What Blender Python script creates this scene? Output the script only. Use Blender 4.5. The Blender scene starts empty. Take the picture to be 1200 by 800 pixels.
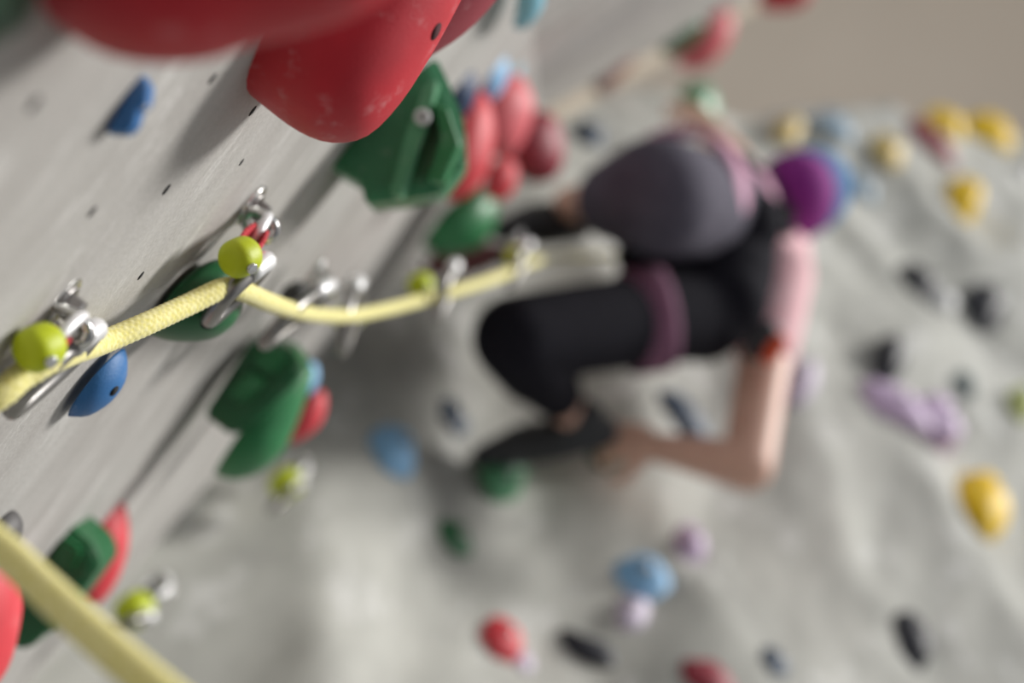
import bpy, bmesh, math, random
from mathutils import Vector, Matrix, noise
random.seed(7)
S = bpy.context.scene
COL = S.collection

# ------------------------------------------------------------------ camera
# The photographer stands in the corner, close to the flat left wall, looks up 60 degrees and tilts the camera.
FPX = 1200 * 50 / 36.0
PITCH = math.radians(60.0)
CAM = Vector((0, 0, 1.5))
FW = Vector((0, math.cos(PITCH), math.sin(PITCH)))
R0 = Vector((1, 0, 0))
U0 = Vector((0, -math.sin(PITCH), math.cos(PITCH)))
XC = R0 * 0.8 + U0 * 0.6
YC = R0 * -0.6 + U0 * 0.8
UP = Vector((0, 0, 1))
cam_d = bpy.data.cameras.new('camera')
cam = bpy.data.objects.new('camera', cam_d)
COL.objects.link(cam)
m = Matrix((XC, YC, -FW)).transposed().to_4x4()
m.translation = CAM
cam.matrix_world = m
cam_d.lens = 50
cam_d.sensor_width = 36
cam_d.clip_start = 0.02
cam_d.dof.use_dof = True
cam_d.dof.focus_distance = 0.735
cam_d.dof.aperture_fstop = 3.1
S.camera = cam

# ------------------------------------------------------------------ light and exposure
w = bpy.data.worlds.new('gym_daylight')
S.world = w
w.use_nodes = True
w.node_tree.nodes['Background'].inputs[0].default_value = (0.95, 0.97, 1.0, 1)
w.node_tree.nodes['Background'].inputs[1].default_value = 0.54
sun_d = bpy.data.lights.new('window_daylight', 'SUN')
sun_d.energy = 3.9
sun_d.angle = math.radians(14)
sun_d.color = (1.0, 0.975, 0.94)
sun = bpy.data.objects.new('window_daylight', sun_d)
COL.objects.link(sun)
LDIR = (R0 * 0.58 + U0 * 0.80 + FW * 0.38).normalized()
sun.rotation_euler = LDIR.to_track_quat('Z', 'Y').to_euler()
sun.location = LDIR * 6
S.view_settings.view_transform = 'Standard'
S.view_settings.look = 'None'
S.view_settings.exposure = 0.0
S.view_settings.gamma = 1.0
S.view_settings.use_curve_mapping = False

# ------------------------------------------------------------------ geometry of the room
LN = (R0 + FW * 0.042)            # left wall: LN . (P - CAM) = -LD
LD = 0.1449
BACK_Y = 1.45                     # back wall plane y = BACK_Y

def P(x, y, z):
    return CAM + (XC * ((x - 600) / FPX) + YC * ((400 - y) / FPX) + FW) * z
def ray(x, y):
    return XC * ((x - 600) / FPX) + YC * ((400 - y) / FPX) + FW
def zl(x, y):                     # depth of the left wall
    return -LD / LN.dot(ray(x, y))
def zb(x, y):                     # depth of the back wall
    return BACK_Y / ray(x, y).y
def left_pt(y, z, out=0.0):
    d = Vector((0, y, z - 1.5))
    return Vector((-LD - 0.042 * FW.dot(d) + out, y, z))
LNN = LN.normalized()
VW = (FW - LNN * FW.dot(LNN)).normalized()      # along the left wall, away from the camera

def disp(a, h):                   # relief of the sculpted back wall, towards the room
    v = noise.fractal(Vector((a * 2.1, h * 0.9, 3.1)), 0.9, 2.0, 4) * 0.045
    r = noise.noise(Vector((a * 1.3 + h * 0.9, h * 0.7 - a * .5, 9.7)))
    v += (0.055 - abs(r) * 0.22) * 0.75
    fade = min(1.0, max(0.0, (a + 0.22) / 0.25))
    return v * fade

# ------------------------------------------------------------------ materials
def srgb(r, g, b):
    f = lambda c: (c / 255 / 12.92) if c / 255 <= 0.04045 else ((c / 255 + 0.055) / 1.055) ** 2.4
    return (f(r), f(g), f(b), 1)
def mat(name, c1, c2=None, scale=20, rough=0.6, metal=0.0, bump=0.0, bscale=200, chalk=0.0, sheen=0.0, stretch=None, detail=4):
    M = bpy.data.materials.new(name)
    M.use_nodes = True
    N, L = M.node_tree.nodes, M.node_tree.links
    b = N['Principled BSDF']
    b.inputs['Roughness'].default_value = rough
    b.inputs['Metallic'].default_value = metal
    if sheen:
        b.inputs['Sheen Weight'].default_value = sheen
        b.inputs['Sheen Roughness'].default_value = 0.4
    tc = N.new('ShaderNodeTexCoord')
    src = tc.outputs['Object']
    if stretch:
        mp = N.new('ShaderNodeMapping')
        mp.inputs['Scale'].default_value = stretch
        L.new(src, mp.inputs['Vector'])
        src = mp.outputs['Vector']
    nz = N.new('ShaderNodeTexNoise')
    nz.inputs['Scale'].default_value = scale
    nz.inputs['Detail'].default_value = detail
    L.new(src, nz.inputs['Vector'])
    rp = N.new('ShaderNodeValToRGB')
    rp.color_ramp.elements[0].position = 0.32
    rp.color_ramp.elements[1].position = 0.68
    rp.color_ramp.elements[0].color = c1
    rp.color_ramp.elements[1].color = c2 or c1
    L.new(nz.outputs['Fac'], rp.inputs['Fac'])
    col = rp.outputs['Color']
    if chalk:
        n2 = N.new('ShaderNodeTexNoise')
        n2.inputs['Scale'].default_value = 45
        n2.inputs['Detail'].default_value = 8
        n2.inputs['Roughness'].default_value = 0.7
        L.new(tc.outputs['Object'], n2.inputs['Vector'])
        r2 = N.new('ShaderNodeValToRGB')
        r2.color_ramp.elements[0].position = 0.56
        r2.color_ramp.elements[1].position = 0.80
        r2.color_ramp.elements[1].color = (chalk, chalk, chalk, 1)
        L.new(n2.outputs['Fac'], r2.inputs['Fac'])
        mx = N.new('ShaderNodeMixRGB')
        L.new(r2.outputs['Color'], mx.inputs['Fac'])
        L.new(col, mx.inputs['Color1'])
        mx.inputs['Color2'].default_value = (0.8, 0.76, 0.75, 1)
        col = mx.outputs['Color']
    L.new(col, b.inputs['Base Color'])
    if bump:
        n3 = N.new('ShaderNodeTexNoise')
        n3.inputs['Scale'].default_value = bscale
        n3.inputs['Detail'].default_value = 3
        L.new(tc.outputs['Object'], n3.inputs['Vector'])
        bp = N.new('ShaderNodeBump')
        bp.inputs['Strength'].default_value = bump
        bp.inputs['Distance'].default_value = 0.002
        L.new(n3.outputs['Fac'], bp.inputs['Height'])
        L.new(bp.outputs['Normal'], b.inputs['Normal'])
    return M

def plastic(name, rgb, chalk=0.25, d=0.8, rough=0.55):
    c = srgb(*rgb)
    c0 = tuple(v * d for v in c[:3]) + (1,)
    return mat(name, c0, c, scale=25, rough=rough, bump=0.15, bscale=900, chalk=chalk)

M_RED = plastic('red_plastic', (196, 22, 42), 0.30, 0.8)
M_RED2 = plastic('bright_red_plastic', (220, 60, 70), 0.2)
M_PINKRED = plastic('chalky_red_plastic', (226, 100, 108), 0.4)
M_DKRED = plastic('dark_red_plastic', (150, 42, 58), 0.2)
M_MAROON = plastic('maroon_plastic', (120, 62, 62), 0.1)
M_BROWN = plastic('brown_red_plastic', (140, 88, 80), 0.1)
M_GREEN = plastic('green_plastic', (18, 98, 52), 0.18, rough=.4)
M_GREEN2 = plastic('mid_green_plastic', (42, 128, 74), 0.25, rough=.4)
M_GREEN3 = plastic('pale_green_plastic', (84, 152, 108), 0.3, rough=.4)
M_GREEN4 = plastic('chalky_green_plastic', (52, 134, 88), 0.55, rough=.35)
M_DKGREEN = plastic('dark_green_plastic', (10, 62, 36), 0.08)
M_BLUE = plastic('blue_plastic', (44, 108, 168), 0.3)
M_LBLUE = plastic('light_blue_plastic', (142, 194, 236), 0.3)
M_PBLUE = plastic('pale_blue_plastic', (172, 196, 214), 0.3)
M_NAVY = plastic('navy_plastic', (32, 58, 96), 0.15)
M_SLATE = plastic('slate_blue_plastic', (66, 84, 106), 0.15)
M_CYAN = plastic('cyan_plastic', (136, 200, 220), 0.25)
M_BLACK = plastic('black_plastic', (32, 34, 44), 0.05)
M_GREY = plastic('grey_plastic', (84, 82, 82), 0.1)
M_GGREEN = plastic('grey_green_plastic', (120, 134, 134), 0.2)
M_WHITE = plastic('white_plastic', (214, 214, 212), 0.0)
M_YEL = plastic('yellow_plastic', (252, 208, 4), 0.02, 0.95)
M_PYEL = plastic('pale_yellow_plastic', (226, 198, 120), 0.2)
M_YGREEN = plastic('yellow_green_plastic', (196, 206, 120), 0.2)
M_LILAC = plastic('lilac_plastic', (214, 190, 222), 0.2)
M_PLILAC = plastic('pale_lilac_plastic', (212, 200, 220), 0.2)
M_LIME = plastic('lime_rubber', (186, 200, 6), 0.04, 0.9, 0.5)
M_SLEEVED = plastic('dark_rubber', (52, 52, 50), 0.05)
M_STEEL = mat('steel', (0.55, 0.55, 0.55, 1), (0.72, 0.72, 0.70, 1), 40, 0.25, 1.0)
M_DSTEEL = mat('dark_steel', (0.22, 0.21, 0.20, 1), (0.34, 0.33, 0.32, 1), 40, 0.4, 1.0)
M_ALU = mat('polished_aluminium', (0.75, 0.75, 0.76, 1), (0.9, 0.9, 0.9, 1), 40, 0.45, 0.5)
M_HOLE = mat('dark_hole', (0.012, 0.012, 0.013, 1), None, 10, 0.9)
M_REDWEB = mat('red_webbing', srgb(170, 30, 44), srgb(200, 52, 62), 300, 0.8)
M_ROPE = mat('yellow_rope_sheath', srgb(222, 212, 122), srgb(240, 233, 172), 420, 0.85, sheen=0.2)
M_TAN = mat('tan_ceiling_paint', srgb(228, 212, 192), srgb(236, 220, 200), 0.8, 0.9)
M_EDGE = mat('plywood_edge', srgb(150, 138, 120), srgb(168, 154, 134), 6, 0.8)
M_SKIN = mat('skin', srgb(214, 168, 148), srgb(226, 184, 164), 30, 0.5)
M_TROUSER = mat('black_stretch_fabric', (0.008, 0.008, 0.012, 1), (0.014, 0.013, 0.019, 1), 60, 0.9)
M_TROUSER.node_tree.nodes['Principled BSDF'].inputs['Specular IOR Level'].default_value = 0.12
M_SHIRT = mat('pink_knit', srgb(238, 182, 188), srgb(246, 204, 208), 40, 0.85, sheen=0.2)
M_HARNESS = mat('mauve_webbing', srgb(206, 150, 178), srgb(220, 170, 194), 60, 0.8)
M_HARNESS_SHADED = mat('shaded_mauve_webbing', srgb(112, 72, 96), srgb(132, 88, 114), 60, 0.85)  # same webbing in shade, the darkening put into the colour
M_TROUSER_LIT = mat('sunlit_black_fabric', srgb(70, 66, 80), srgb(86, 82, 96), 25, 0.9)  # lit copy of the trouser fabric: sunlight on the raised leg painted in
M_SHOE = mat('charcoal_rubber', (0.022, 0.024, 0.028, 1), (0.04, 0.042, 0.046, 1), 60, 0.55)
M_PURPLE = mat('purple_knit', srgb(120, 26, 118), srgb(150, 40, 142), 60, 0.85)
M_CAPBLUE = mat('blue_knit', srgb(58, 110, 162), srgb(78, 134, 184), 60, 0.85)
M_HAIR = mat('dark_hair', (0.02, 0.012, 0.01, 1), (0.045, 0.026, 0.02, 1), 120, 0.5)
M_EYE = mat('eye', (0.75, 0.75, 0.74, 1), None, 10, 0.2)
M_LIP = mat('lips', srgb(176, 96, 92), None, 10, 0.5)
M_ORANGE = plastic('orange_plastic', (240, 84, 30), 0.0)

def wall_mat(name, a, b2, c, stretch, scale, rot=0):
    """cement-like coating: broad drifts, fine grain and dusty chalk streaks"""
    M = bpy.data.materials.new(name)
    M.use_nodes = True
    N, L = M.node_tree.nodes, M.node_tree.links
    bs = N['Principled BSDF']
    bs.inputs['Roughness'].default_value = 0.85
    bs.inputs['Specular IOR Level'].default_value = 0.25
    tc = N.new('ShaderNodeTexCoord')
    m0 = N.new('ShaderNodeMapping')
    m0.inputs['Rotation'].default_value = (math.radians(rot), 0, 0)
    L.new(tc.outputs['Object'], m0.inputs['Vector'])
    mp = N.new('ShaderNodeMapping')
    mp.inputs['Scale'].default_value = stretch
    L.new(m0.outputs['Vector'], mp.inputs['Vector'])
    def nz(s, d, vec, r=0.55):
        n = N.new('ShaderNodeTexNoise')
        n.inputs['Scale'].default_value = s
        n.inputs['Detail'].default_value = d
        n.inputs['Roughness'].default_value = r
        L.new(vec, n.inputs['Vector'])
        return n.outputs['Fac']
    def ramp(f, p0, p1, c0, c1):
        r = N.new('ShaderNodeValToRGB')
        r.color_ramp.elements[0].position = p0
        r.color_ramp.elements[1].position = p1
        r.color_ramp.elements[0].color = c0
        r.color_ramp.elements[1].color = c1
        L.new(f, r.inputs['Fac'])
        return r.outputs['Color']
    base = ramp(nz(scale, 6, mp.outputs['Vector']), 0.3, 0.7, a, b2)
    mx = N.new('ShaderNodeMixRGB')
    L.new(ramp(nz(scale * 2.3, 8, mp.outputs['Vector'], 0.65), 0.55, 0.75, (0, 0, 0, 1), (0.85, 0.85, 0.85, 1)), mx.inputs['Fac'])
    L.new(base, mx.inputs['Color1'])
    mx.inputs['Color2'].default_value = c
    mg = N.new('ShaderNodeMixRGB')
    mg.blend_type = 'MULTIPLY'
    mg.inputs['Fac'].default_value = 1
    L.new(mx.outputs['Color'], mg.inputs['Color1'])
    L.new(ramp(nz(420, 4, tc.outputs['Object'], 0.7), 0.3, 0.7, (0.86, 0.86, 0.85, 1), (1.06, 1.06, 1.06, 1)), mg.inputs['Color2'])
    L.new(mg.outputs['Color'], bs.inputs['Base Color'])
    bp = N.new('ShaderNodeBump')
    bp.inputs['Strength'].default_value = 0.25
    bp.inputs['Distance'].default_value = 0.0015
    L.new(nz(300, 4, tc.outputs['Object']), bp.inputs['Height'])
    L.new(bp.outputs['Normal'], bs.inputs['Normal'])
    return M
M_WALL = wall_mat('coated_panel', srgb(160, 156, 152), srgb(188, 186, 182), srgb(222, 221, 218), (1, 1.0, .38), 13.0, -60)
M_ROCK = wall_mat('sculpted_cement', srgb(144, 144, 139), srgb(196, 196, 189), srgb(232, 232, 230), (1.6, 1.6, 1.0), 2.6)

# ------------------------------------------------------------------ helpers
def link(name, me, mt, parent=None, smooth=True):
    o = bpy.data.objects.new(name, me)
    COL.objects.link(o)
    if mt: me.materials.append(mt)
    if smooth: me.polygons.foreach_set('use_smooth', [True] * len(me.polygons))
    if parent: o.parent = parent; o.matrix_parent_inverse = parent.matrix_world.inverted()
    return o
def from_bm(name, bm, mt, parent=None, smooth=True, origin=None):
    bmesh.ops.recalc_face_normals(bm, faces=bm.faces)
    if origin is not None:
        for v in bm.verts: v.co -= origin
    me = bpy.data.meshes.new(name)
    bm.to_mesh(me); bm.free()
    o = link(name, me, mt, None, smooth)
    if origin is not None: o.location = origin
    if parent:
        bpy.context.view_layer.update()
        o.parent = parent
        o.matrix_parent_inverse = parent.matrix_world.inverted()
    return o
def tag(o, label, cat, group=None):
    o['label'] = label; o['category'] = cat
    if group: o['group'] = group
    return o
def frame(axis):
    a = axis.normalized()
    h = Vector((0, 0, 1)) if abs(a.z) < 0.9 else Vector((1, 0, 0))
    u = a.cross(h).normalized()
    return u, a.cross(u).normalized(), a
def tube(bm, pts, rad, seg=12, closed=False, fr=None):
    """sweep; rad is a number or list"""
    n = len(pts)
    rings = []
    u = None
    for i, p in enumerate(pts):
        if closed: d = pts[(i + 1) % n] - pts[i - 1]
        else: d = pts[min(i + 1, n - 1)] - pts[max(i - 1, 0)]
        d.normalize()
        if u is None: u = frame(d)[0]
        u = (u - d * u.dot(d)).normalized()
        v = d.cross(u)
        r = rad if isinstance(rad, (int, float)) else rad[i]
        rings.append([bm.verts.new(p + (u * math.cos(t) + v * math.sin(t)) * (r if fr is None else r * fr(i, t)))
                      for t in [2 * math.pi * k / seg for k in range(seg)]])
    rng = range(n if closed else n - 1)
    for i in rng:
        A, B = rings[i], rings[(i + 1) % n]
        for k in range(seg):
            bm.faces.new((A[k], A[(k + 1) % seg], B[(k + 1) % seg], B[k]))
    if not closed:
        bm.faces.new(rings[0]); bm.faces.new(rings[-1])
def cyl(bm, a, b, r, seg=16, r2=None):
    tube(bm, [a, b], [r, r2 if r2 is not None else r], seg)
def rcyl(bm, a, b, r, bev, seg=24):
    """cylinder with rounded rims"""
    d = (b - a); L = d.length; d.normalize()
    st = [(0, r - bev)] + [(bev * (1 - math.cos(q)), r - bev + bev * math.sin(q)) for q in (0.4, 0.8, 1.2, 1.57)]
    st2 = [(L - x, q) for x, q in reversed(st)]
    tube(bm, [a + d * x for x, q in st + st2], [q for x, q in st + st2], seg)
def catmull(pts, n):
    out = []
    N = len(pts)
    for i in range(N - 1):
        p0, p1, p2, p3 = pts[max(i - 1, 0)], pts[i], pts[i + 1], pts[min(i + 2, N - 1)]
        for k in range(n):
            t = k / n
            out.append(0.5 * ((2 * p1) + (p2 - p0) * t + (2 * p0 - 5 * p1 + 4 * p2 - p3) * t * t + (3 * p1 - p0 - 3 * p2 + p3) * t ** 3))
    out.append(pts[-1].copy())
    return out
def ball(bm, c, axes, seg=20, rings=12):
    """ellipsoid; axes = three scaled vectors"""
    g = bmesh.ops.create_uvsphere(bm, u_segments=seg, v_segments=rings, radius=1)
    for v in g['verts']:
        q = v.co.copy()
        v.co = c + axes[0] * q.x + axes[1] * q.y + axes[2] * q.z
def capsule(bm, a, b, ra, rb, seg=16):
    d = b - a
    L = max(d.length, 1e-5)
    d = d / L
    pts, rr = [], []
    for q in (-1.5, -1.1, -.7, -.3): pts.append(a + d * ra * math.sin(q)); rr.append(ra * math.cos(q))
    for q in (0, .25, .5, .75, 1): pts.append(a + d * L * q); rr.append(ra + (rb - ra) * q)
    for q in (.3, .7, 1.1, 1.5): pts.append(b + d * rb * math.sin(q)); rr.append(rb * math.cos(q))
    tube(bm, pts, rr, seg)
def remeshed(name, bm, mt, parent=None, voxel=0.006, smooth=6, origin=None):
    """fuse overlapping closed volumes into one continuous skin"""
    me = bpy.data.meshes.new(name + '_raw')
    bmesh.ops.recalc_face_normals(bm, faces=bm.faces)
    bm.to_mesh(me); bm.free()
    t = bpy.data.objects.new('raw', me)
    COL.objects.link(t)
    r = t.modifiers.new('r', 'REMESH'); r.mode = 'VOXEL'; r.voxel_size = voxel; r.use_smooth_shade = True
    if smooth:
        s = t.modifiers.new('s', 'SMOOTH'); s.factor = 0.5; s.iterations = smooth
    dg = bpy.context.evaluated_depsgraph_get()
    out = bpy.data.meshes.new_from_object(t.evaluated_get(dg))
    bpy.data.objects.remove(t); bpy.data.meshes.remove(me)
    if origin is not None: out.transform(Matrix.Translation(-origin))
    out.name = name
    out.materials.clear()
    o = link(name, out, mt)
    if origin is not None: o.location = origin
    if parent:
        bpy.context.view_layer.update()
        o.parent = parent; o.matrix_parent_inverse = parent.matrix_world.inverted()
    return o

# ------------------------------------------------------------------ walls, upper panel, ceiling
E1 = left_pt(BACK_Y, CAM.z + (P(652, 150, zb(652, 150)) - CAM).z)
F2 = P(617, 120, zl(617, 120))
F1 = P(611, -110, zl(611, -110))
E2 = P(880, 0, zb(880, 0)) 
E3 = P(1010, -85, zb(1010, -85))

bm = bmesh.new()
poly = [left_pt(-2.2, 0), left_pt(BACK_Y + 0.06, 0), left_pt(BACK_Y + 0.06, E1.z), F2, F1, left_pt(-2.2, F1.z + 0.8)]
f1 = [bm.verts.new(p) for p in poly]
f2 = [bm.verts.new(p - LNN * 0.04) for p in poly]
bm.faces.new(f1); bm.faces.new(list(reversed(f2)))
for i in range(6): bm.faces.new((f1[i], f1[(i + 1) % 6], f2[(i + 1) % 6], f2[i]))
wall_left = from_bm('wall_left', bm, M_WALL, smooth=False)
wall_left['kind'] = 'structure'

bm = bmesh.new()
nA, nH = 150, 170
X0, X1, ZB = -0.30, 3.6, 0.9
pA, pB = P(850, 118, zb(850, 118)), P(1200, 156, zb(1200, 156))
slope = (pB.z - pA.z) / (pB.x - pA.x)
rows = []
for j in range(nH + 1):
    row = []
    for i in range(nA + 1):
        x = X0 + (X1 - X0) * (i / nA) ** 1.25
        zt = pA.z + slope * (x - pA.x)
        zt = max(zt, E1.z)
        z = ZB + (zt - ZB) * (j / nH) ** 1.3
        row.append(bm.verts.new((x, BACK_Y - disp(x, z), z)))
    rows.append(row)
rows.append([bm.verts.new((v.co.x, BACK_Y + 0.25, v.co.z + 0.03)) for v in rows[-1]])
for j in range(len(rows) - 1):
    for i in range(nA):
        bm.faces.new((rows[j][i], rows[j][i + 1], rows[j + 1][i + 1], rows[j + 1][i]))
wall_back = from_bm('wall_back', bm, M_ROCK)
wall_back['kind'] = 'structure'

bm = bmesh.new()
poly = [F1, F2, E1, E2, E3]
nrm = ((F2 - F1).cross(E2 - F1)).normalized()
if nrm.dot(CAM - F1) < 0: nrm = -nrm
v1 = [bm.verts.new(p) for p in poly]
v2 = [bm.verts.new(p - nrm * 0.05) for p in poly]
for a, b, c in ((0, 1, 2), (0, 2, 3), (0, 3, 4)):
    bm.faces.new((v1[a], v1[b], v1[c])); bm.faces.new((v2[c], v2[b], v2[a]))
for i in range(5): bm.faces.new((v1[i], v1[(i + 1) % 5], v2[(i + 1) % 5], v2[i]))
o = from_bm('wall_upper', bm, M_WALL, smooth=False); o['kind'] = 'structure'
bm = bmesh.new()
d = (E3 - E1).normalized()
tube(bm, [E1 - d * .1 + nrm * .01, E2 + nrm * .01, E3 + nrm * .01], 0.035, 4)
o = from_bm('trim_1', bm, M_EDGE, smooth=False); o['kind'] = 'structure'
bm = bmesh.new()
ZC = 10.5
v = [bm.verts.new(p) for p in ((-9, 0.2, ZC), (12, 0.2, ZC), (12, 16, ZC), (-9, 16, ZC))]
bm.faces.new(v)
v2 = [bm.verts.new(q.co + Vector((0, 0, .1))) for q in v]
bm.faces.new(v2)
for i in range(4): bm.faces.new((v[i], v[(i + 1) % 4], v2[(i + 1) % 4], v2[i]))
o = from_bm('ceiling', bm, M_TAN, smooth=False); o['kind'] = 'structure'

bm = bmesh.new()
v = [bm.verts.new(p) for p in ((-6, -9, 0), (9, -9, 0), (9, 3, 0), (-6, 3, 0))]
bm.faces.new(v)
v2 = [bm.verts.new(q.co + Vector((0, 0, -.3))) for q in v]
bm.faces.new(v2)
for i in range(4): bm.faces.new((v[i], v[(i + 1) % 4], v2[(i + 1) % 4], v2[i]))
o = from_bm('unseen_floor', bm, mat('unseen_floor_mat', (0.06, 0.065, 0.075, 1), (0.08, 0.085, 0.095, 1), 3, .8), smooth=False); o['kind'] = 'structure'  # unseen gym floor, added to block ambient light and darken undersides
# bolt holes of the panel (recessed cups, parts of the wall)
for (x, y, r) in ((249, 92, 4.2), (283, 190, 3.4), (195, 222, 4.6), (108, 248, 4.2), (165, 323, 4.0), (25, 484, 4.2), (40, 122, 4.5), (296, 130, 4.5), (345, 290, 4), (170, 545, 5)):
    p = P(x, y, zl(x, y)); bm = bmesh.new()
    rr = r * 0.00062
    tube(bm, [p - LNN * 0.004, p + LNN * 0.0001, p + LNN * 0.0002, p - LNN * 0.002], [rr * 1.05, rr * 1.15, rr, rr * .9], 16)
    o = from_bm('bolt_hole', bm, M_HOLE, wall_left)

# ------------------------------------------------------------------ holds
def bolt(parent, p, nn, r=0.005, m=M_STEEL, name='bolt'):
    bm = bmesh.new()
    tube(bm, [p - nn * r * .8, p + nn * r * .35, p + nn * r * .5, p + nn * r * .5, p - nn * r * .4], [r, r, r * .85, r * .5, r * .45], 12)
    return from_bm(name, bm, m, parent)

def surf(o, x, y):
    bpy.context.view_layer.update()
    mi = o.matrix_world.inverted()
    a = mi @ CAM; d = (mi.to_3x3() @ ray(x, y)).normalized()
    hit, loc, nn, _ = o.ray_cast(a, d)
    if not hit: return None
    return o.matrix_world @ loc, (o.matrix_world.to_3x3() @ nn).normalized()
M_SCREW = mat('dark_red_recess', (0.05, 0.004, 0.008, 1), None, 10, .9)
def screw_hole(o, x, y, rr, m=None):
    q = surf(o, x, y)
    if not q:
        print('NO HIT', o.name, x, y); return
    p, nn = q
    bm = bmesh.new()
    if m == 'dark':
        tube(bm, [p - nn * rr * 1.5, p + nn * .0001, p + nn * .0002, p - nn * rr * 1.2], [rr, rr * 1.1, rr, rr * .9], 16)
        return from_bm('screw_hole', bm, M_SCREW, o)
    if m: tube(bm, [p - nn * rr, p + nn * rr * .3, p + nn * rr * .45, p + nn * rr * .45, p - nn * rr * .2], [rr, rr, rr * .85, rr * .5, rr * .4], 14)
    else: tube(bm, [p - nn * rr * 1.5, p + nn * .0003, p + nn * .0005, p - nn * rr * 1.2], [rr, rr * 1.1, rr, rr * .9], 16)
    return from_bm('bolt' if m else 'screw_hole', bm, m or M_HOLE, o)

def loft_hold(px, z, D, label, mt, group, ends='round', q=0.75, smooth=True, sub=3, lift=0.0, sq=1.0):
    """hold on the left wall: cross-section profile px (first and last point sit on the wall) swept along the wall by +-D"""
    pts = [P(x, y, z) for x, y in px]
    piv = (pts[0] + pts[-1]) / 2
    if sub > 1: pts = catmull(pts, sub)
    if ends == 'round':
        ds = [math.sin(a) for a in [(-1 + 2 * k / 14) * math.pi / 2 for k in range(15)]]
        sc = [max(0.03, (1 - abs(d) ** 2.0) ** (0.5 * sq)) for d in ds]
    elif ends == 'flat':
        ds = [-1, -0.86, 0.86, 1]; sc = [q, 0.98, 1.0, q]
    else:
        ds, sc = zip(*ends)
    bm = bmesh.new()
    rings = []
    for d, s_ in zip(ds, sc):
        rings.append([bm.verts.new(piv + (p - piv) * s_ + VW * D * d + LNN * lift) for p in pts])
    n = len(pts)
    for A, B in zip(rings, rings[1:]):
        for k in range(n): bm.faces.new((A[k], A[(k + 1) % n], B[(k + 1) % n], B[k]))
    bm.faces.new(rings[0]); bm.faces.new(rings[-1])
    if not smooth:
        bmesh.ops.bevel(bm, geom=bm.edges[:], offset=0.0022 * z, segments=2, affect='EDGES', clamp_overlap=True)
    o = from_bm('climbing_hold', bm, mt, smooth=smooth, origin=piv)
    tag(o, label, 'climbing hold', group)
    return o
GL, GB = 'climbing holds on the flat left wall', 'climbing holds on the sculpted back wall'
GR = 'red holds at the top of the left wall'

# the three big red holds at the top
A = loft_hold([(0, -40), (50, 14), (110, 58), (170, 72), (235, 69), (290, 52), (365, 34), (440, 5), (500, -60), (520, -150), (420, -260), (190, -293)], 0.41, 0.04,
              'huge blurred red hold nearest the camera, cut by the top edge', M_RED, GR, sq=0.7)
B = loft_hold([(278, 98), (310, 125), (350, 154), (388, 167), (430, 158), (470, 118), (506, 62), (540, 0), (568, -60), (580, -130), (540, -190), (458, -142)], 0.69, 0.055,
              'big sharp red rounded hold with chalk specks and a small screw hole', M_RED, GR, sq=0.6)
Cc = loft_hold([(400, 110), (450, 96), (500, 66), (545, 36), (585, -6), (620, -60), (620, -130), (520, -100)], 0.86, 0.05,
               'dark red hold half hidden behind the big sharp red one', M_DKRED, GR, sq=0.6)
screw_hole(B, 511, 37, 0.0042, 'dark')
loft_hold([(-60, 60), (-30, 44), (0, 24), (14, 2), (24, -30), (30, -80)], 0.36, 0.03, 'dark green hold cut off in the top left corner', M_DKGREEN, GL)

# blue foot chip, blue hold, green hold by the rope
o = loft_hold([(127, 157), (150, 158), (160, 150), (166, 131), (175, 124), (178, 101), (168, 86)], zl(147, 121) * 1.0, 0.006, 'small blue foothold chip under the red holds', M_BLUE, GL, 'flat', .8, False, 1)
screw_hole(o, 170, 126, .0016, M_WHITE)
o = loft_hold([(82, 488), (104, 487), (128, 472), (145, 448), (148, 424), (145, 408)], zl(112, 448) * .97, 0.022, 'chalky blue oval hold below the near quickdraw', M_BLUE, GL)
screw_hole(o, 134, 458, .003)
o = loft_hold([(180, 394), (205, 400), (245, 398), (272, 382), (285, 352), (284, 322), (262, 303), (240, 310)], zl(214, 350) * .97, 0.04,
              'dark green round hold behind the taut rope', M_GREEN, GL)
screw_hole(o, 246, 376, .0055)

# green blocks in the middle with blue and red behind
z = zl(262, 445) * .96
o = loft_hold([(246, 484), (278, 508), (306, 492), (352, 446), (362, 428), (345, 404), (318, 396), (302, 396)], z, 0.04, 'dark green stepped block hold below the rope', M_GREEN, GL, 'flat', .8, False, 1)
bm = bmesh.new()
for px in ([(262, 462), (284, 474), (312, 446), (292, 432)], [(292, 426), (316, 440), (336, 416), (316, 404)]):
    q = [P(x, y, z - .052) for x, y in px]
    a = [bm.verts.new(p) for p in q]; b = [bm.verts.new(p + FW * .016) for p in q]
    bm.faces.new(a); bm.faces.new(b)
    for i in range(4): bm.faces.new((a[i], a[(i + 1) % 4], b[(i + 1) % 4], b[i]))
bmesh.ops.bevel(bm, geom=bm.edges[:], offset=.003, segments=2, affect='EDGES')
r = from_bm('raised_step', bm, M_GREEN2, o, False); r['label'] = 'paler green raised steps'
loft_hold([(252, 555), (272, 562), (300, 556), (330, 532), (348, 496), (362, 456), (366, 430), (340, 430)], z * 1.03, 0.05, 'smooth green hold tucked beneath the stepped green block', M_GREEN2, GL)
loft_hold([(338, 462), (352, 470), (366, 462), (374, 440), (368, 424), (352, 424)], z * 1.16, 0.03, 'small blue hold peeking out behind green blocks', M_LBLUE, GL)
loft_hold([(340, 520), (356, 514), (376, 496), (383, 470), (376, 456), (354, 470)], z * 1.16, 0.03, 'small red hold peeking out behind smooth green hold', M_RED2, GL)

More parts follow.
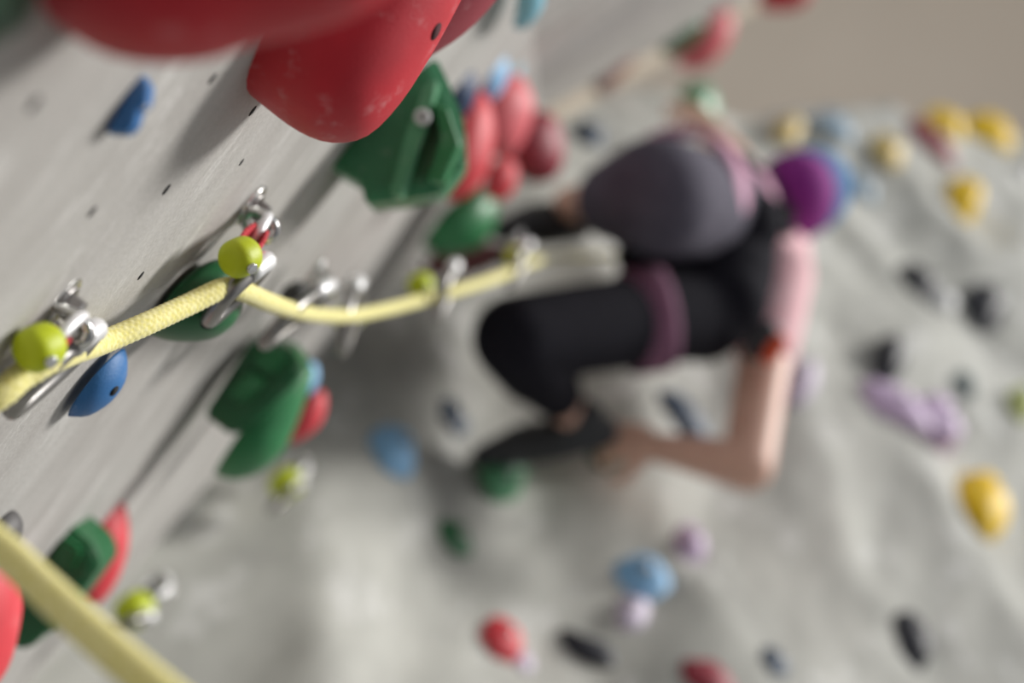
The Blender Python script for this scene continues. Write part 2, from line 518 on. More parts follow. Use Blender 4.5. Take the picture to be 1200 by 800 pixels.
# bottom left group
loft_hold([(-6, 652), (8, 648), (22, 632), (24, 612), (14, 598), (2, 604)], zl(2, 626) * .97, 0.02, 'small dark grey hold at the left edge above the near rope', M_GREY, GL)
loft_hold([(-70, 800), (-20, 812), (4, 790), (19, 740), (23, 690), (17, 652), (0, 628), (-20, 650)], 0.98, 0.05, 'long red hold cut off by the left edge', M_RED2, GL)
z = zl(58, 675) * .96
o = loft_hold([(18, 748), (46, 752), (72, 726), (104, 690), (130, 654), (122, 632), (94, 608), (80, 612)], z, 0.035, 'green two step block hold in the bottom left', M_GREEN, GL, 'flat', .8, False, 1)
bm = bmesh.new()
for px in ([(54, 656), (80, 674), (94, 644), (70, 628)], [(40, 740), (62, 742), (78, 712), (60, 704)]):
    q = [P(x, y, z - .045) for x, y in px]
    a = [bm.verts.new(p) for p in q]; b = [bm.verts.new(p + FW * .018) for p in q]
    bm.faces.new(a); bm.faces.new(b)
    for i in range(4): bm.faces.new((a[i], a[(i + 1) % 4], b[(i + 1) % 4], b[i]))
bmesh.ops.bevel(bm, geom=bm.edges[:], offset=.003, segments=2, affect='EDGES')
from_bm('raised_step', bm, M_GREEN, o, False)
loft_hold([(96, 708), (118, 706), (138, 678), (149, 640), (148, 604), (138, 576), (122, 584), (104, 604)], zl(100, 655) * .97, 0.04, 'red pointed hold behind the green two step block', M_RED2, GL)

# big cluster under the red holds
z = zl(420, 170)
o = loft_hold([(390, 202), (428, 222), (432, 244), (474, 240), (520, 232), (548, 196), (546, 150), (528, 104), (514, 76), (470, 110)], z, 0.05,
              'large pale-edged green hold with fins below the big red hold', M_GREEN4, GL, 'flat', .82, False, 1)
for px, mm in (([(456, 226), (470, 232), (500, 150), (514, 92), (500, 96), (478, 150)], M_GREEN3), ([(500, 210), (520, 214), (540, 168), (526, 126), (506, 120), (520, 160)], M_GREEN2)):
    bm = bmesh.new()
    q = [P(x, y, z - .075) for x, y in px]
    a = [bm.verts.new(p) for p in q]; b = [bm.verts.new(p + FW * .03) for p in q]
    n = len(q)
    bm.faces.new(a); bm.faces.new(b)
    for i in range(n): bm.faces.new((a[i], a[(i + 1) % n], b[(i + 1) % n], b[i]))
    bmesh.ops.bevel(bm, geom=bm.edges[:], offset=.002, segments=1, affect='EDGES')
    r = from_bm('fin', bm, mm, o, False); r['label'] = 'pale green fin'
bolt(o, P(495, 137, z - .080), -FW, 0.0064, M_WHITE)
T = 2.1
def lump(px, z, D, label, mt, **k): return loft_hold(px, z, D, label, mt, GL, **k)
lump([(528, 120), (542, 136), (554, 124), (560, 100), (552, 82), (534, 90)], 1.55, .05, 'navy blue hold squeezed between green and red holds', M_NAVY)
lump([(524, 236), (548, 230), (572, 200), (580, 150), (570, 112), (552, 110), (540, 150)], 1.75, .07, 'bright red hold right behind the finned green hold', M_RED2)
lump([(560, 160), (588, 186), (612, 168), (626, 124), (612, 92), (588, 88), (566, 110)], T, .09, 'chalky pink red hold left of the dark red ball', M_PINKRED)
lump([(602, 200), (626, 214), (652, 206), (662, 176), (652, 140), (628, 130), (606, 150)], 2.35, .09, 'dark red ball hold above the climber\'s raised foot', M_DKRED)
lump([(566, 226), (586, 236), (604, 220), (606, 194), (590, 184), (572, 196)], 2.2, .05, 'small red hold just over the raised shoe', M_RED2)
lump([(560, 112), (574, 118), (590, 104), (596, 76), (584, 58), (564, 66)], 1.8, .06, 'pale blue hold high among the red cluster', M_LBLUE)
lump([(590, 94), (602, 98), (612, 84), (611, 60), (600, 54), (588, 66)], 2.1, .05, 'cyan hold on the light upper edge of the cluster', M_CYAN)
lump([(584, 210), (600, 214), (616, 196), (622, 160), (608, 140), (590, 160)], 2.45, .06, 'lavender blue hold between the pink and dark red holds', M_LILAC)
lump([(494, 288), (520, 300), (556, 292), (580, 268), (582, 232), (560, 222), (528, 240)], 2.3, .10, 'broad green hold under the raised shoe', M_GREEN2)
lump([(494, 312), (520, 326), (560, 320), (592, 304), (590, 288), (556, 284), (516, 294)], 2.5, .08, 'flat maroon hold underneath the broad green hold', M_MAROON)
lump([(586, 310), (604, 316), (618, 300), (616, 284), (598, 280)], 2.5, .05, 'small vivid green hold where the rope nears the shoe', M_GREEN2)
# upper panel edge
def edge_hold(px, k, label, mt):
    cx = sum(p[0] for p in px) / len(px); cy = sum(p[1] for p in px) / len(px)
    return loft_hold(px, zb(cx, cy) * k, .12, label, mt, 'climbing holds along the upper panel edge')
edge_hold([(690, 104), (706, 112), (736, 82), (748, 62), (738, 54), (716, 66)], .95, 'brown red hold on the upper panel edge left of the green', M_BROWN)
edge_hold([(748, 54), (772, 66), (800, 60), (826, 34), (824, 22), (796, 20), (768, 34)], .96, 'dark green hold high on the upper panel edge', M_GREEN)
edge_hold([(794, 74), (820, 82), (848, 60), (860, 30), (850, 10), (828, 18), (808, 44)], .955, 'pink red hold overlapping the dark green one up high', M_PINKRED)
edge_hold([(880, 2), (906, 12), (940, 8), (952, -20), (920, -40), (890, -24)], .96, 'red hold cut by the top edge above the beige ceiling', M_RED)
edge_hold([(604, 14), (620, 20), (638, 4), (634, -18), (612, -16)], .30, 'teal hold cut by the top edge near the panel fold', M_CYAN)

# ------------------------------------------------------------------ holds on the sculpted wall
def wall_hold(x, y, a, b, label, mt, ang=0, style='round', bolted=True, tw=0.15):
    """a, b: half sizes in pixels across and along the wall as the photo shows them; base seated on the wall's relief"""
    z = zb(x, y)
    p = P(x, y, z)
    rx = a * z / FPX
    ru = min(1.85 * b * z / FPX, rx * 2.4)
    pn = max(0.56 * ru, .4 * rx)
    rdir = ray(x, y)
    base = p
    for k in range(400):
        base = CAM + rdir * (z * (0.85 + 0.0005 * k))
        if base.y >= BACK_Y - disp(base.x, base.z): break
    bm = bmesh.new()
    g = bmesh.ops.create_uvsphere(bm, u_segments=20, v_segments=14, radius=1)
    seed = random.random() * 50
    ca, sa = math.cos(ang), math.sin(ang)
    for v in bm.verts:
        q = v.co.copy()
        k = 1 + tw * 1.6 * noise.noise(q * 1.3 + Vector((seed, 0, 0)))
        if style == 'square':
            mxx = max(abs(q.x), abs(q.z)); k *= 1 / max(mxx, .72) ** .6 * .9
        if style == 'wedge':
            k *= 1 - .35 * q.z
        ex, ez, ey = q.x * k * rx, q.z * k * ru, -q.y * pn * (1 if q.y > 0 else 1) * k
        if ey > 0: ey = 0.12 * ey + 0.0
        v.co = Vector((ex * ca - ez * sa, ey, ex * sa + ez * ca))
    # q.y>0 side faces the room (-Y)
    o = from_bm('climbing_hold', bm, mt, smooth=True)
    e_ = .05
    nn = -Vector(((disp(base.x + e_, base.z) - disp(base.x - e_, base.z)) / (2 * e_), 1, (disp(base.x, base.z + e_) - disp(base.x, base.z - e_)) / (2 * e_))).normalized()
    o.rotation_mode = 'QUATERNION'
    o.rotation_quaternion = Vector((0, -1, 0)).rotation_difference(nn)
    o.location = base - nn * 0.003
    tag(o, label, 'climbing hold', GB)
    if bolted and rx > .022:
        bpy.context.view_layer.update()
        pb = o.location + nn * pn
        bolt(o, pb, nn, min(.011, rx * .2), M_DSTEEL)
    return o
def rocker(x, y, a, b, label, mt, **k): return wall_hold(x, y, a, b, label, mt, **k)
rocker(460, 530, 34, 24, 'light blue hold left of the lower shoe', M_LBLUE)
rocker(586, 556, 30, 30, 'green hold directly under the toe of the lower shoe', M_GREEN3)
rocker(530, 490, 26, 16, 'slate blue hold in the shade left of the bent knee', M_SLATE)
rocker(532, 631, 28, 15, 'small dark green oblong hold alone below the shoe', M_GREEN)
rocker(588, 752, 30, 20, 'coral red hold low in the middle', M_RED2)
rocker(612, 776, 16, 9, 'tiny pale lilac chip under the coral red hold', M_PLILAC, bolted=False)
rocker(688, 764, 44, 13, 'long thin black hold near the bottom edge', M_BLACK, bolted=False)
rocker(806, 640, 21, 22, 'lilac round hold right of the pale blue one', M_LILAC)
rocker(752, 680, 38, 22, 'pale blue oval hold low in the middle', M_LBLUE)
rocker(740, 718, 20, 17, 'faint lilac hold just beneath the pale blue oval', M_PLILAC)
rocker(830, 797, 34, 14, 'red hold cut by the bottom edge', M_DKRED, bolted=False)
rocker(906, 776, 18, 14, 'small slate hold close to the bottom edge', M_SLATE)
rocker(1066, 746, 30, 24, 'dark slate wedge hold low on the right', M_BLACK, style='wedge')
rocker(1142, 593, 34, 38, 'round yellow hold with a dark bolt low on the right', M_YEL)
rocker(1050, 478, 46, 20, 'broad left wing of the lilac pair on the right', M_LILAC)
rocker(1092, 500, 32, 34, 'tall right wing of the lilac pair', M_LILAC)
rocker(1041, 416, 20, 26, 'narrow black hold above the lilac pair', M_BLACK, style='wedge')
rocker(1070, 337, 30, 26, 'round black hold beside a white hold', M_BLACK)
rocker(1100, 356, 22, 20, 'white hold tucked against the round black hold', M_WHITE)
rocker(1152, 356, 26, 24, 'black angular hold nearest the right edge', M_BLACK, style='wedge')
rocker(1128, 452, 15, 16, 'small grey green hold over the lilac pair', M_GGREEN)
rocker(1194, 476, 16, 22, 'yellow green hold cut by the right edge', M_YGREEN)
rocker(800, 490, 44, 20, 'navy hold seen through the gap under the climber', M_SLATE)
rocker(1126, 232, 22, 34, 'tall yellow drop shaped hold under the wall top', M_YEL, style='wedge')
rocker(1040, 178, 20, 18, 'pale yellow hold left of the red rail', M_PYEL)
rocker(1090, 168, 36, 14, 'red rail hold between the yellow ones at the top', M_DKRED)
rocker(1106, 147, 24, 18, 'yellow hold above the red rail at the wall top', M_YEL)
rocker(1158, 158, 34, 22, 'widest yellow hold at the top right', M_YEL)
rocker(974, 152, 28, 20, 'pale blue hold near the wall top right of the cap', M_PBLUE)
rocker(923, 156, 18, 20, 'pale yellow hold just above the purple cap', M_PYEL)
rocker(815, 122, 28, 26, 'green hold gripped by the climber above the back', M_GREEN3)
rocker(936, 452, 18, 24, 'very pale lilac hold right of the bare arm', M_PLILAC)
rocker(716, 526, 22, 22, 'dark green hold under the climber\'s lower hand', M_DKGREEN)
rocker(690, 160, 20, 16, 'slate hold left of the raised knee', M_SLATE)
rocker(1010, 222, 22, 12, 'faint pale blue hold right of the purple cap', M_PBLUE)
rocker(1194, 204, 16, 18, 'white hold cut by the right edge near the top', M_WHITE)

# ------------------------------------------------------------------ rope
rp = [(330, 930, .40), (190, 812, .43), (120, 752, .45), (60, 697, .47), (8, 648, .49), (-60, 592, .51), (-95, 545, .54), (-60, 500, .59), (0, 462, .60), (25, 441, .61), (60, 422, .625), (85, 412, .665),
      (120, 401, .72), (170, 380, .75), (220, 357, .785), (262, 338, .81), (285, 341, .835), (310, 352, .91), (345, 364, 1.05), (375, 369, 1.16),
      (410, 370, 1.27), (450, 363, 1.38), (500, 350, 1.5), (550, 336, 1.6), (590, 322, 1.75), (620, 308, 2.1), (645, 302, 2.6), (680, 300, 2.95), (720, 300, 3.0), (780, 316, 2.96)]
ctrl = [P(*p) for p in rp]
path = catmull(ctrl, 30)
# resample evenly at 1.1 mm
def resample(pts, step):
    out = [pts[0]]; acc = 0
    for a, b in zip(pts, pts[1:]):
        L = (b - a).length
        t = step - acc
        while t <= L:
            out.append(a.lerp(b, t / L)); t += step
        acc = (acc + L) % step if t > L else 0
        acc = L - (t - step)
    return out
path = resample(path, 0.0008)
bm = bmesh.new()
kk = 2 * math.pi / 0.0044
RR = 0.0061
tube(bm, path, RR, 28, fr=lambda i, t: 1 + 0.055 * math.cos(7 * t + .4) * math.cos(kk * i * .0008) )
rope = from_bm('climbing_rope', bm, M_ROPE)
tag(rope, 'pale yellow braided climbing rope running through the quickdraws to the climber', 'rope')

# ------------------------------------------------------------------ quickdraws
def quickdraw(hang, sleeve, ca, cb, label, nrm, sl=M_LIME, red=True, k=1.0, ks=None):
    H = P(*hang)
    ks = ks or k
    root = bpy.data.objects.new('quickdraw', None)
    COL.objects.link(root); root.location = H; root.empty_display_size = .02
    tag(root, label, 'quickdraw', 'fixed quickdraws on the walls')
    bpy.context.view_layer.update()
    side = nrm.cross(UP).normalized()
    # hanger: bent plate with an eye standing out of the wall, held by a bolt
    bm = bmesh.new()
    prof = [(-.4, -.9), (.4, -.9), (.75, -.5), (.95, .1), (.75, .75), (.3, 1.05), (-.3, 1.05), (-.75, .75), (-.95, .1), (-.75, -.5)]
    s = .012 * k
    for off, sh in ((nrm, 0),):
        pass
    def ring(dv, sc, c): return [c + side * a * s * .85 * sc + nrm * b * s * sc + dv for a, b in prof]
    eye = H + nrm * .014 * k
    dv = UP * .0016 * k
    o1, o2 = [bm.verts.new(p) for p in ring(dv, 1.15, eye)], [bm.verts.new(p) for p in ring(-dv, 1.15, eye)]
    i1, i2 = [bm.verts.new(p) for p in ring(dv, .55, eye)], [bm.verts.new(p) for p in ring(-dv, .55, eye)]
    n = len(prof)
    for i in range(n):
        j = (i + 1) % n
        bm.faces.new((o1[i], o1[j], o2[j], o2[i])); bm.faces.new((i1[i], i2[i], i2[j], i1[j]))
        bm.faces.new((o1[i], i1[i], i1[j], o1[j])); bm.faces.new((o2[i], o2[j], i2[j], i2[i]))
    rcyl(bm, H - nrm * .002 + UP * .012 * k, H + nrm * .003 * k + UP * .012 * k, .015 * k, .001, 20)
    from_bm('hanger', bm, M_STEEL, root)
    bm = bmesh.new()
    rcyl(bm, H + UP * .012 * k, H + UP * .012 * k + nrm * .013 * k, .0075 * k, .0015, 6)
    rcyl(bm, H + UP * .012 * k, H + UP * .012 * k + nrm * .005 * k, .0105 * k, .001, 20)
    from_bm('bolt', bm, M_DSTEEL, root, False)
    # quick link
    Sv = P(*sleeve)
    bm = bmesh.new()
    c = eye + UP * -.006 * k + nrm * .004 * k
    e1 = ((Sv - eye) * .5).normalized(); e2 = side
    e2 = (e2 - e1 * e1.dot(e2)).normalized()
    tube(bm, [c + e1 * math.cos(t) * .016 * k + e2 * math.sin(t) * .010 * k for t in [2 * math.pi * i / 24 for i in range(24)]], .0032 * k, 10, True)
    from_bm('ring', bm, M_ALU, root)
    # sling
    bm = bmesh.new()
    a = c + e1 * .012 * k; d = (Sv - a); Ls = d.length; d.normalize()
    u = (side - d * side.dot(d)).normalized(); v = d.cross(u)
    for sg in (-1, 1):
        q = [a + v * sg * .004 * k, a.lerp(Sv, .5) + v * sg * .006 * k, Sv + v * sg * .003 * k]
        q = catmull(q, 4)
        for p1, p2 in zip(q, q[1:]):
            vs = [bm.verts.new(p1 + u * e * .007 * k + v * f * .0012 * k) for e, f in ((-1, -1), (1, -1), (1, 1), (-1, 1))] + \
                 [bm.verts.new(p2 + u * e * .007 * k + v * f * .0012 * k) for e, f in ((-1, -1), (1, -1), (1, 1), (-1, 1))]
            for fc in ((0, 1, 2, 3), (7, 6, 5, 4), (0, 4, 5, 1), (1, 5, 6, 2), (2, 6, 7, 3), (3, 7, 4, 0)): bm.faces.new([vs[i] for i in fc])
    from_bm('sling', bm, M_REDWEB if red else M_SLEEVED, root)
    # rubber sleeve, a fat tube hanging straight down
    bm = bmesh.new()
    ax = (UP + R0 * .12).normalized()
    rcyl(bm, Sv - ax * .010 * ks, Sv + ax * .013 * ks, .0122 * ks, .0075 * ks, 28)
    from_bm('sleeve', bm, sl, root)
    bm = bmesh.new()
    q = Sv + (R0 * .9 - FW * .5).normalized() * .0112 * ks
    rcyl(bm, q, q + (R0 * .9 - FW * .5).normalized() * .003 * k, .0034 * k, .0006, 12)
    from_bm('rivet', bm, M_STEEL, root)
    # carabiner: closed D loop with its long axis down, seen almost edge on
    pa, pb = P(*ca), P(*cb)
    c = (pa + pb) / 2
    e1 = (pa - pb) / 2
    vr = (c - CAM).normalized() + LNN * .10
    e2 = (vr - e1.normalized() * vr.dot(e1.normalized())).normalized() * .021 * k
    pts = []
    for i in range(40):
        t = 2 * math.pi * i / 40
        cx, sy = math.cos(t), math.sin(t)
        pts.append(c + e1 * (abs(cx) ** .7 * (1 if cx > 0 else -1)) + e2 * (abs(sy) ** .7 * (1 if sy > 0 else -1)) * (1 - .12 * cx))
    bm = bmesh.new()
    tube(bm, pts, .0050 * k, 10, True)
    cb_ = from_bm('carabiner', bm, M_DSTEEL, root)
    bm = bmesh.new()
    g = [p for i, p in enumerate(pts) if 30 <= i <= 37]
    tube(bm, [p + (e1.normalized().cross(e2.normalized())) * .0 - FW * .0005 for p in g], .0062 * k, 10)
    r = from_bm('gate', bm, M_ALU, cb_); r['label'] = 'bright silver gate'
    return root
quickdraw((52, 361, .628), (44, 408, .60), (106, 396, .665), (22, 468, .625), 'near quickdraw at the left edge with a lime sleeve', LNN, ks=.82, k=.9)
quickdraw((281, 246, zl(281, 246)), (280, 302, .80), (308, 313, .845), (250, 366, .82), 'sharp quickdraw with a lime sleeve hanging above the dark green hold', LNN, ks=.92)
quickdraw((362, 324, 1.24), (346, 348, 1.2), (378, 346, 1.13), (320, 388, 1.03), 'blurred quickdraw with dark sleeve right of the sharp one', LNN, M_SLEEVED, False)
quickdraw((400, 338, 1.62), (408, 372, 1.40), (420, 346, 1.35), (402, 392, 1.26), 'quickdraw with a lime sleeve where the rope sags lowest', LNN, k=1.15)
quickdraw((478, 318, 1.95), (492, 334, 1.6), (532, 322, 1.56), (514, 358, 1.50), 'quickdraw with pale gate under the maroon hold', LNN, k=1.15)
quickdraw((600, 284, 2.0), (604, 300, 1.85), (618, 296, 1.9), (600, 322, 1.82), 'farthest rope quickdraw beside the raised shoe', LNN, k=1.1)
NB = Vector((0, -1, 0))
quickdraw((180, 694, 1.72), (156, 716, 1.66), (166, 728, 1.66), (130, 738, 1.6), 'loose quickdraw in the bottom left with a lime sleeve', NB, k=1.2, ks=1.75, red=False)
quickdraw((345, 552, 2.16), (334, 568, 2.1), (346, 574, 2.12), (326, 586, 2.06), 'small quickdraw with a lime sleeve under the green blocks', NB, k=1.2, ks=1.9, red=False)

# ------------------------------------------------------------------ climber
J = dict(
    pelvis=P(838, 318, 2.76), hipR=P(822, 366, 2.70), kneeR=P(604, 396, 2.40), ankR=P(660, 472, 2.60),
    hipL=P(836, 246, 2.82), kneeL=P(770, 230, 2.52), ankL=P(668, 240, 2.72),
    waist=P(852, 278, 2.90), chest=P(888, 296, 3.04), neck=P(916, 256, 3.06), head=P(919, 238, 3.0),
    shR=P(911, 322, 2.86), elR=P(876, 546, 2.58), wrR=P(770, 524, 2.63),
    shL=P(880, 236, 3.12), elL=P(852, 182, 3.40), wrL=P(824, 142, 3.62),
)
toeR, heelR = P(568, 530, 2.62), P(704, 505, 2.64)
toeL, heelL = P(590, 266, 2.68), P(676, 262, 2.76)
FACE = Vector((0, 1, -.1)).normalized()
HUP = (UP * .9 + R0 * .35 + Vector((0, -.1, 0))).normalized()
HUP = (HUP - FACE * FACE.dot(HUP)).normalized()
HSD = FACE.cross(HUP)
def hand(bm, w_, d, side, pn, thumb_sign, curl):
    """palm and five curled fingers; d to the fingertips, pn the palm side"""
    d = d.normalized(); side = (side - d * side.dot(d)).normalized(); pn = (pn - d * pn.dot(d) - side * pn.dot(side)).normalized()
    ball(bm, w_ + d * .045, [d * .052, side * .042, pn * .017], 16, 10)
    capsule(bm, w_ - d * .01, w_ + d * .03, .025, .024)
    for i, (off, ln) in enumerate(((-.030, .92), (-.010, 1.05), (.010, 1.0), (.029, .80))):
        p = w_ + d * (.082 - abs(i - 1.3) * .004) + side * off * thumb_sign
        a = 0.25
        for L, r0, r1 in ((.042, .0095, .0088), (.027, .0088, .008), (.021, .008, .007)):
            a += curl
            q = p + (d * math.cos(a) + pn * math.sin(a)) * L * ln + side * off * thumb_sign * .12
            capsule(bm, p, q, r0, r1, 12)
            p = q
    p = w_ + d * .03 - side * .036 * thumb_sign
    q = p + (d * .55 - side * thumb_sign * .7 + pn * .45).normalized() * .042
    capsule(bm, w_ + d * .018 - side * .018 * thumb_sign, p, .015, .013, 12)
    capsule(bm, p, q, .012, .0105, 12)
    capsule(bm, q, q + (d * .8 - side * thumb_sign * .1 + pn * .6).normalized() * .032, .0105, .0085, 12)

bm = bmesh.new()
ball(bm, J['head'], [HSD * .074, FACE * .094, HUP * .112], 24, 16)                       # skull
ball(bm, J['head'] + FACE * .035 - HUP * .062, [HSD * .055, FACE * .055, HUP * .055])     # jaw
capsule(bm, J['head'] + FACE * .092 + HUP * .005, J['head'] + FACE * .108 - HUP * .030, .008, .014)   # nose
for sg in (-1, 1):
    ball(bm, J['head'] + HSD * sg * .076 - FACE * .004 - HUP * .012, [HSD * .010, FACE * .018, HUP * .030], 12, 8)  # ears
    ball(bm, J['head'] + HSD * sg * .034 + FACE * .074 - HUP * .03, [HSD * .022, FACE * .02, HUP * .018], 12, 8)    # cheeks
capsule(bm, J['head'] + HSD * .03 + FACE * .086 + HUP * .028, J['head'] - HSD * .03 + FACE * .086 + HUP * .028, .012, .012)  # brow
capsule(bm, J['neck'] - (J['head'] - J['neck']).normalized() * .04, J['head'] - HUP * .04, .050, .050)
capsule(bm, J['neck'], J['chest'], .05, .085)
capsule(bm, J['chest'], J['waist'], .095, .088)
capsule(bm, J['waist'], J['pelvis'], .088, .092)
for s_, sh in (('R', .046), ('L', .046)):
    capsule(bm, J['chest'].lerp(J['neck'], .4), J['sh' + s_], .06, .052)
    capsule(bm, J['sh' + s_], J['el' + s_], .055, .048)
    mid = J['el' + s_].lerp(J['wr' + s_], .35)
    capsule(bm, J['el' + s_], mid, .047, .041)
    capsule(bm, mid, J['wr' + s_], .041, .028)
    capsule(bm, J['pelvis'], J['hip' + s_], .08, .075)
    capsule(bm, J['hip' + s_], J['knee' + s_], .075, .05)
    mid = J['knee' + s_].lerp(J['ank' + s_], .35)
    capsule(bm, J['knee' + s_], mid, .05, .048)
    capsule(bm, mid, J['ank' + s_], .048, .036)
for a, h, t in (('ankR', heelR, toeR), ('ankL', heelL, toeL)):
    capsule(bm, J[a], h.lerp(t, .15), .034, .028)
    capsule(bm, h, t, .022, .016)
hand(bm, J['wrR'], P(722, 516, 2.655) - J['wrR'], U0, -FW * -.6 - U0 * .5, 1, .5)
hand(bm, J['wrL'], P(812, 120, 3.72) - J['wrL'], R0, Vector((0, 1, 0)), 1, .45)
person = remeshed('person', bm, M_SKIN, voxel=.0052, smooth=3, origin=J['pelvis'])
tag(person, 'climber in black trousers, pink top and purple cap crouched in the corner, seen from below', 'person')
bpy.context.view_layer.update()
for sg in (-1, 1):
    bm = bmesh.new(); c = J['head'] + HSD * sg * .032 + FACE * .086 + HUP * .004
    ball(bm, c, [HSD * .0125, FACE * .0125, HUP * .0125], 14, 10); e = from_bm('eye', bm, M_EYE, person)
    bm = bmesh.new(); ball(bm, c + FACE * .0105, [HSD * .0055, FACE * .003, HUP * .0055], 12, 8); from_bm('iris', bm, M_HAIR, e)
bm = bmesh.new()
capsule(bm, J['head'] + FACE * .083 - HUP * .060 - HSD * .02, J['head'] + FACE * .083 - HUP * .060 + HSD * .02, .007, .007)
from_bm('mouth', bm, M_LIP, person)
# hair below the cap
bm = bmesh.new()
ball(bm, J['head'] - FACE * .022 - HUP * .05, [HSD * .074, FACE * .066, HUP * .07])
remeshed('hair', bm, M_HAIR, person, .006, 2)
# trousers
bm = bmesh.new()
capsule(bm, J['waist'], J['pelvis'], .108, .118)
capsule(bm, J['pelvis'].lerp(J['hipR'], .3), J['hipR'], .112, .098)
capsule(bm, J['pelvis'].lerp(J['hipL'], .3), J['hipL'], .112, .106)
ball(bm, P(850, 352, 2.70), [R0 * .085, U0 * .085, FW * .08])
ball(bm, P(868, 268, 2.76), [R0 * .08, U0 * .09, FW * .08])
ball(bm, P(850, 222, 2.86), [R0 * .085, U0 * .085, FW * .09])
capsule(bm, J['hipR'], J['kneeR'], .092, .076)
capsule(bm, P(806, 312, 2.70), P(748, 300, 2.68), .06, .045)
mid = J['kneeR'].lerp(J['ankR'], .4)
capsule(bm, J['kneeR'], mid, .076, .072)
capsule(bm, mid, J['kneeR'].lerp(J['ankR'], .86), .070, .048)
trousers = remeshed('trousers', bm, M_TROUSER, person, .008, 5)
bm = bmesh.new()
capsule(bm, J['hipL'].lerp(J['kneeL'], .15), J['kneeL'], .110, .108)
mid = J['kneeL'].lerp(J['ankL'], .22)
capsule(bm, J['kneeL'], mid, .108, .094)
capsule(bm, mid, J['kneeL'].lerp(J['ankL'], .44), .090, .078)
r = remeshed('trouser_leg', bm, M_TROUSER_LIT, person, .008, 5); r['label'] = 'raised leg of the black trousers, sunlight painted in as grey'
# shirt
bm = bmesh.new()
capsule(bm, J['waist'].lerp(J['chest'], .3), J['chest'], .105, .114)
capsule(bm, J['chest'], J['neck'].lerp(J['chest'], .35), .11, .07)
for s_, f in (('R', .52), ('L', .5)):
    capsule(bm, J['chest'].lerp(J['neck'], .35), J['sh' + s_], .08, .074)
    capsule(bm, J['sh' + s_], J['sh' + s_].lerp(J['el' + s_], f * .5), .074, .067)
    capsule(bm, J['sh' + s_].lerp(J['el' + s_], f * .5), J['sh' + s_].lerp(J['el' + s_], f * .8), .067, .062)
remeshed('shirt', bm, M_SHIRT, person, .007, 4)
# climbing shoes
def shoe(a, h, t, dn):
    bm = bmesh.new()
    L = (t - h); d = L.normalized()
    capsule(bm, h, h.lerp(t, .35), .034, .040)
    capsule(bm, h.lerp(t, .35), h.lerp(t, .7), .040, .040)
    capsule(bm, h.lerp(t, .7), t + dn * .008, .040, .022)
    capsule(bm, a.lerp(h, .55), h.lerp(t, .3), .040, .036)
    o = remeshed('shoe', bm, M_SHOE, person, .006, 4)
    bpy.context.view_layer.update()
    bm = bmesh.new()
    for k in (.42, .58):
        c = h.lerp(t, k); u = (a - c); u = (u - d * u.dot(d)).normalized(); v = d.cross(u)
        tube(bm, [c + (u * math.cos(q) + v * math.sin(q)) * .0415 + d * 0.0 for q in [math.radians(x) for x in range(-110, 111, 10)]], .005, 8)
    from_bm('strap', bm, M_SLEEVED, o)
shoe(J['ankR'], heelR, toeR, -U0)
shoe(J['ankL'], heelL, toeL, -U0)
# harness: mauve leg loops and back pad, dark waist belt
def band(bm, c, axis, ra, rb, wd, th, a0=0, a1=360, ref=None, n=48):
    ax = axis.normalized()
    u = (ref - ax * ref.dot(ax)).normalized() if ref is not None else frame(ax)[0]
    v = ax.cross(u)
    full = (a1 - a0) >= 360
    m_ = n if full else n + 1
    R = []
    for i in range(m_):
        t = math.radians(a0 + (a1 - a0) * i / n)
        e = u * math.cos(t) * ra + v * math.sin(t) * rb
        nn = e.normalized()
        R.append([bm.verts.new(c + e + nn * x * th + ax * y * wd) for x, y in ((-1, -.5), (.6, -.5), (1, -.3), (1, .3), (.6, .5), (-1, .5))])
    for i in range(m_ if full else m_ - 1):
        A_, B_ = R[i], R[(i + 1) % m_]
        for k in range(6): bm.faces.new((A_[k], A_[(k + 1) % 6], B_[(k + 1) % 6], B_[k]))
    if not full: bm.faces.new(R[0]); bm.faces.new(R[-1])
bm = bmesh.new()
axw = (J['chest'] - J['pelvis'])
band(bm, J['waist'] + axw * .10, axw, .122, .122, .05, .006)
belt = from_bm('waist_belt', bm, M_TROUSER, person)
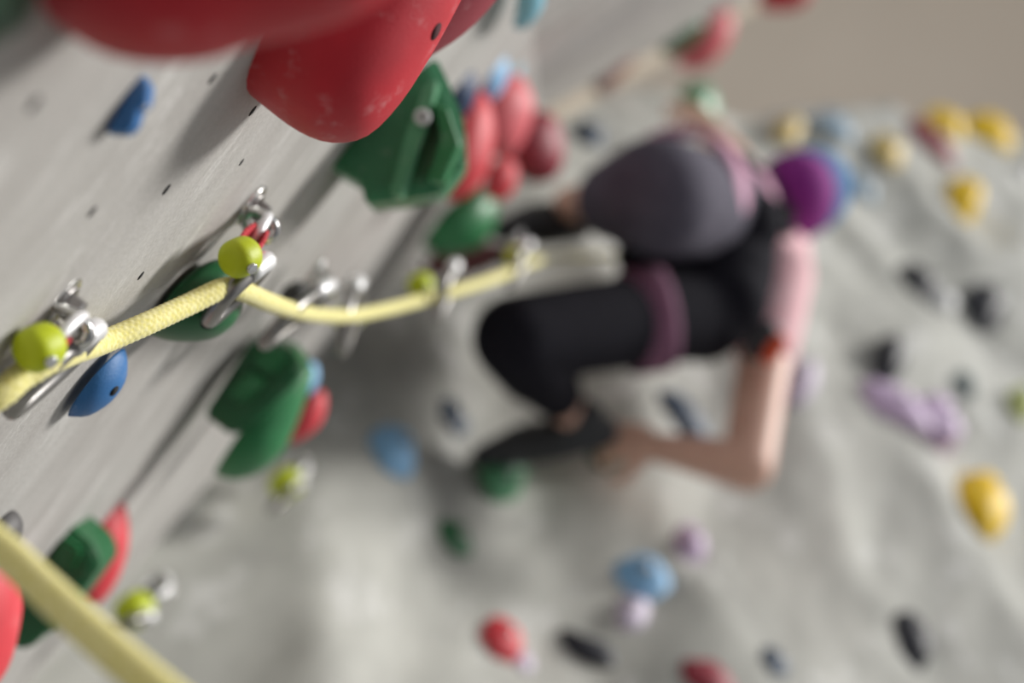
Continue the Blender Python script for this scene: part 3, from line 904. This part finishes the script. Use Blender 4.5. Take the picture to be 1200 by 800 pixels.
bpy.context.view_layer.update()
bm = bmesh.new()
band(bm, J['waist'] + axw * .10 + XC * -.05 + YC * .035 - FW * .06, axw, .127, .127, .06, .008, -50, 40, U0 * .75 + R0 * .5 - FW * .3)
r = from_bm('back_pad', bm, M_HARNESS, belt); r['label'] = 'mauve pad on the waist belt'
bm = bmesh.new()
c = J['hipR'].lerp(J['kneeR'], .33); band(bm, c, (J['kneeR'] - J['hipR']).normalized() + FW * .45, .093, .093, .066, .006)
r = from_bm('leg_loop', bm, M_HARNESS_SHADED, person); r['label'] = 'mauve harness loop on the lower thigh, shade painted in'
bm = bmesh.new()
c = J['hipL'].lerp(J['kneeL'], .42) + XC * -.02 + YC * .018; band(bm, c, J['kneeL'] - J['hipL'] + R0 * -.04, .120, .122, .066, .008)
r = from_bm('leg_loop', bm, M_HARNESS, person); r['label'] = 'mauve harness loop on the raised thigh'
# cap: purple crown and blue front
bm = bmesh.new()
hc = J['head'] + HUP * .006 - FACE * .026 - YC * .01
ball(bm, hc, [HSD * .088, FACE * .105, HUP * .112], 28, 18)
ball(bm, hc - FACE * .02 - HUP * .03, [HSD * .08, FACE * .085, HUP * .09], 28, 18)
cap = remeshed('cap', bm, M_PURPLE, person, .006, 2)
cap['label'] = 'purple cap with a blue front band'
bpy.context.view_layer.update()
bm = bmesh.new()
ball(bm, hc + XC * .034 + YC * .018 + FW * .035, [HSD * .090, FACE * .100, HUP * .112], 28, 18)
r = from_bm('front_band', bm, M_CAPBLUE, cap); r['label'] = 'blue front of the cap'
# gear at the side
bm = bmesh.new()
c = P(893, 398, 2.62)
capsule(bm, c + U0 * .022, c - U0 * .022, .019, .022)
gear = from_bm('belay_device', bm, M_SHOE, origin=c)
tag(gear, 'dark belay device with an orange tip hanging at the climber\'s sleeve', 'belay device')
bm = bmesh.new()
c2 = P(909, 408, 2.58)
capsule(bm, c2 + U0 * .016, c2 - U0 * .018, .013, .015)
r = from_bm('lever', bm, M_ORANGE, gear); r['label'] = 'orange lever'
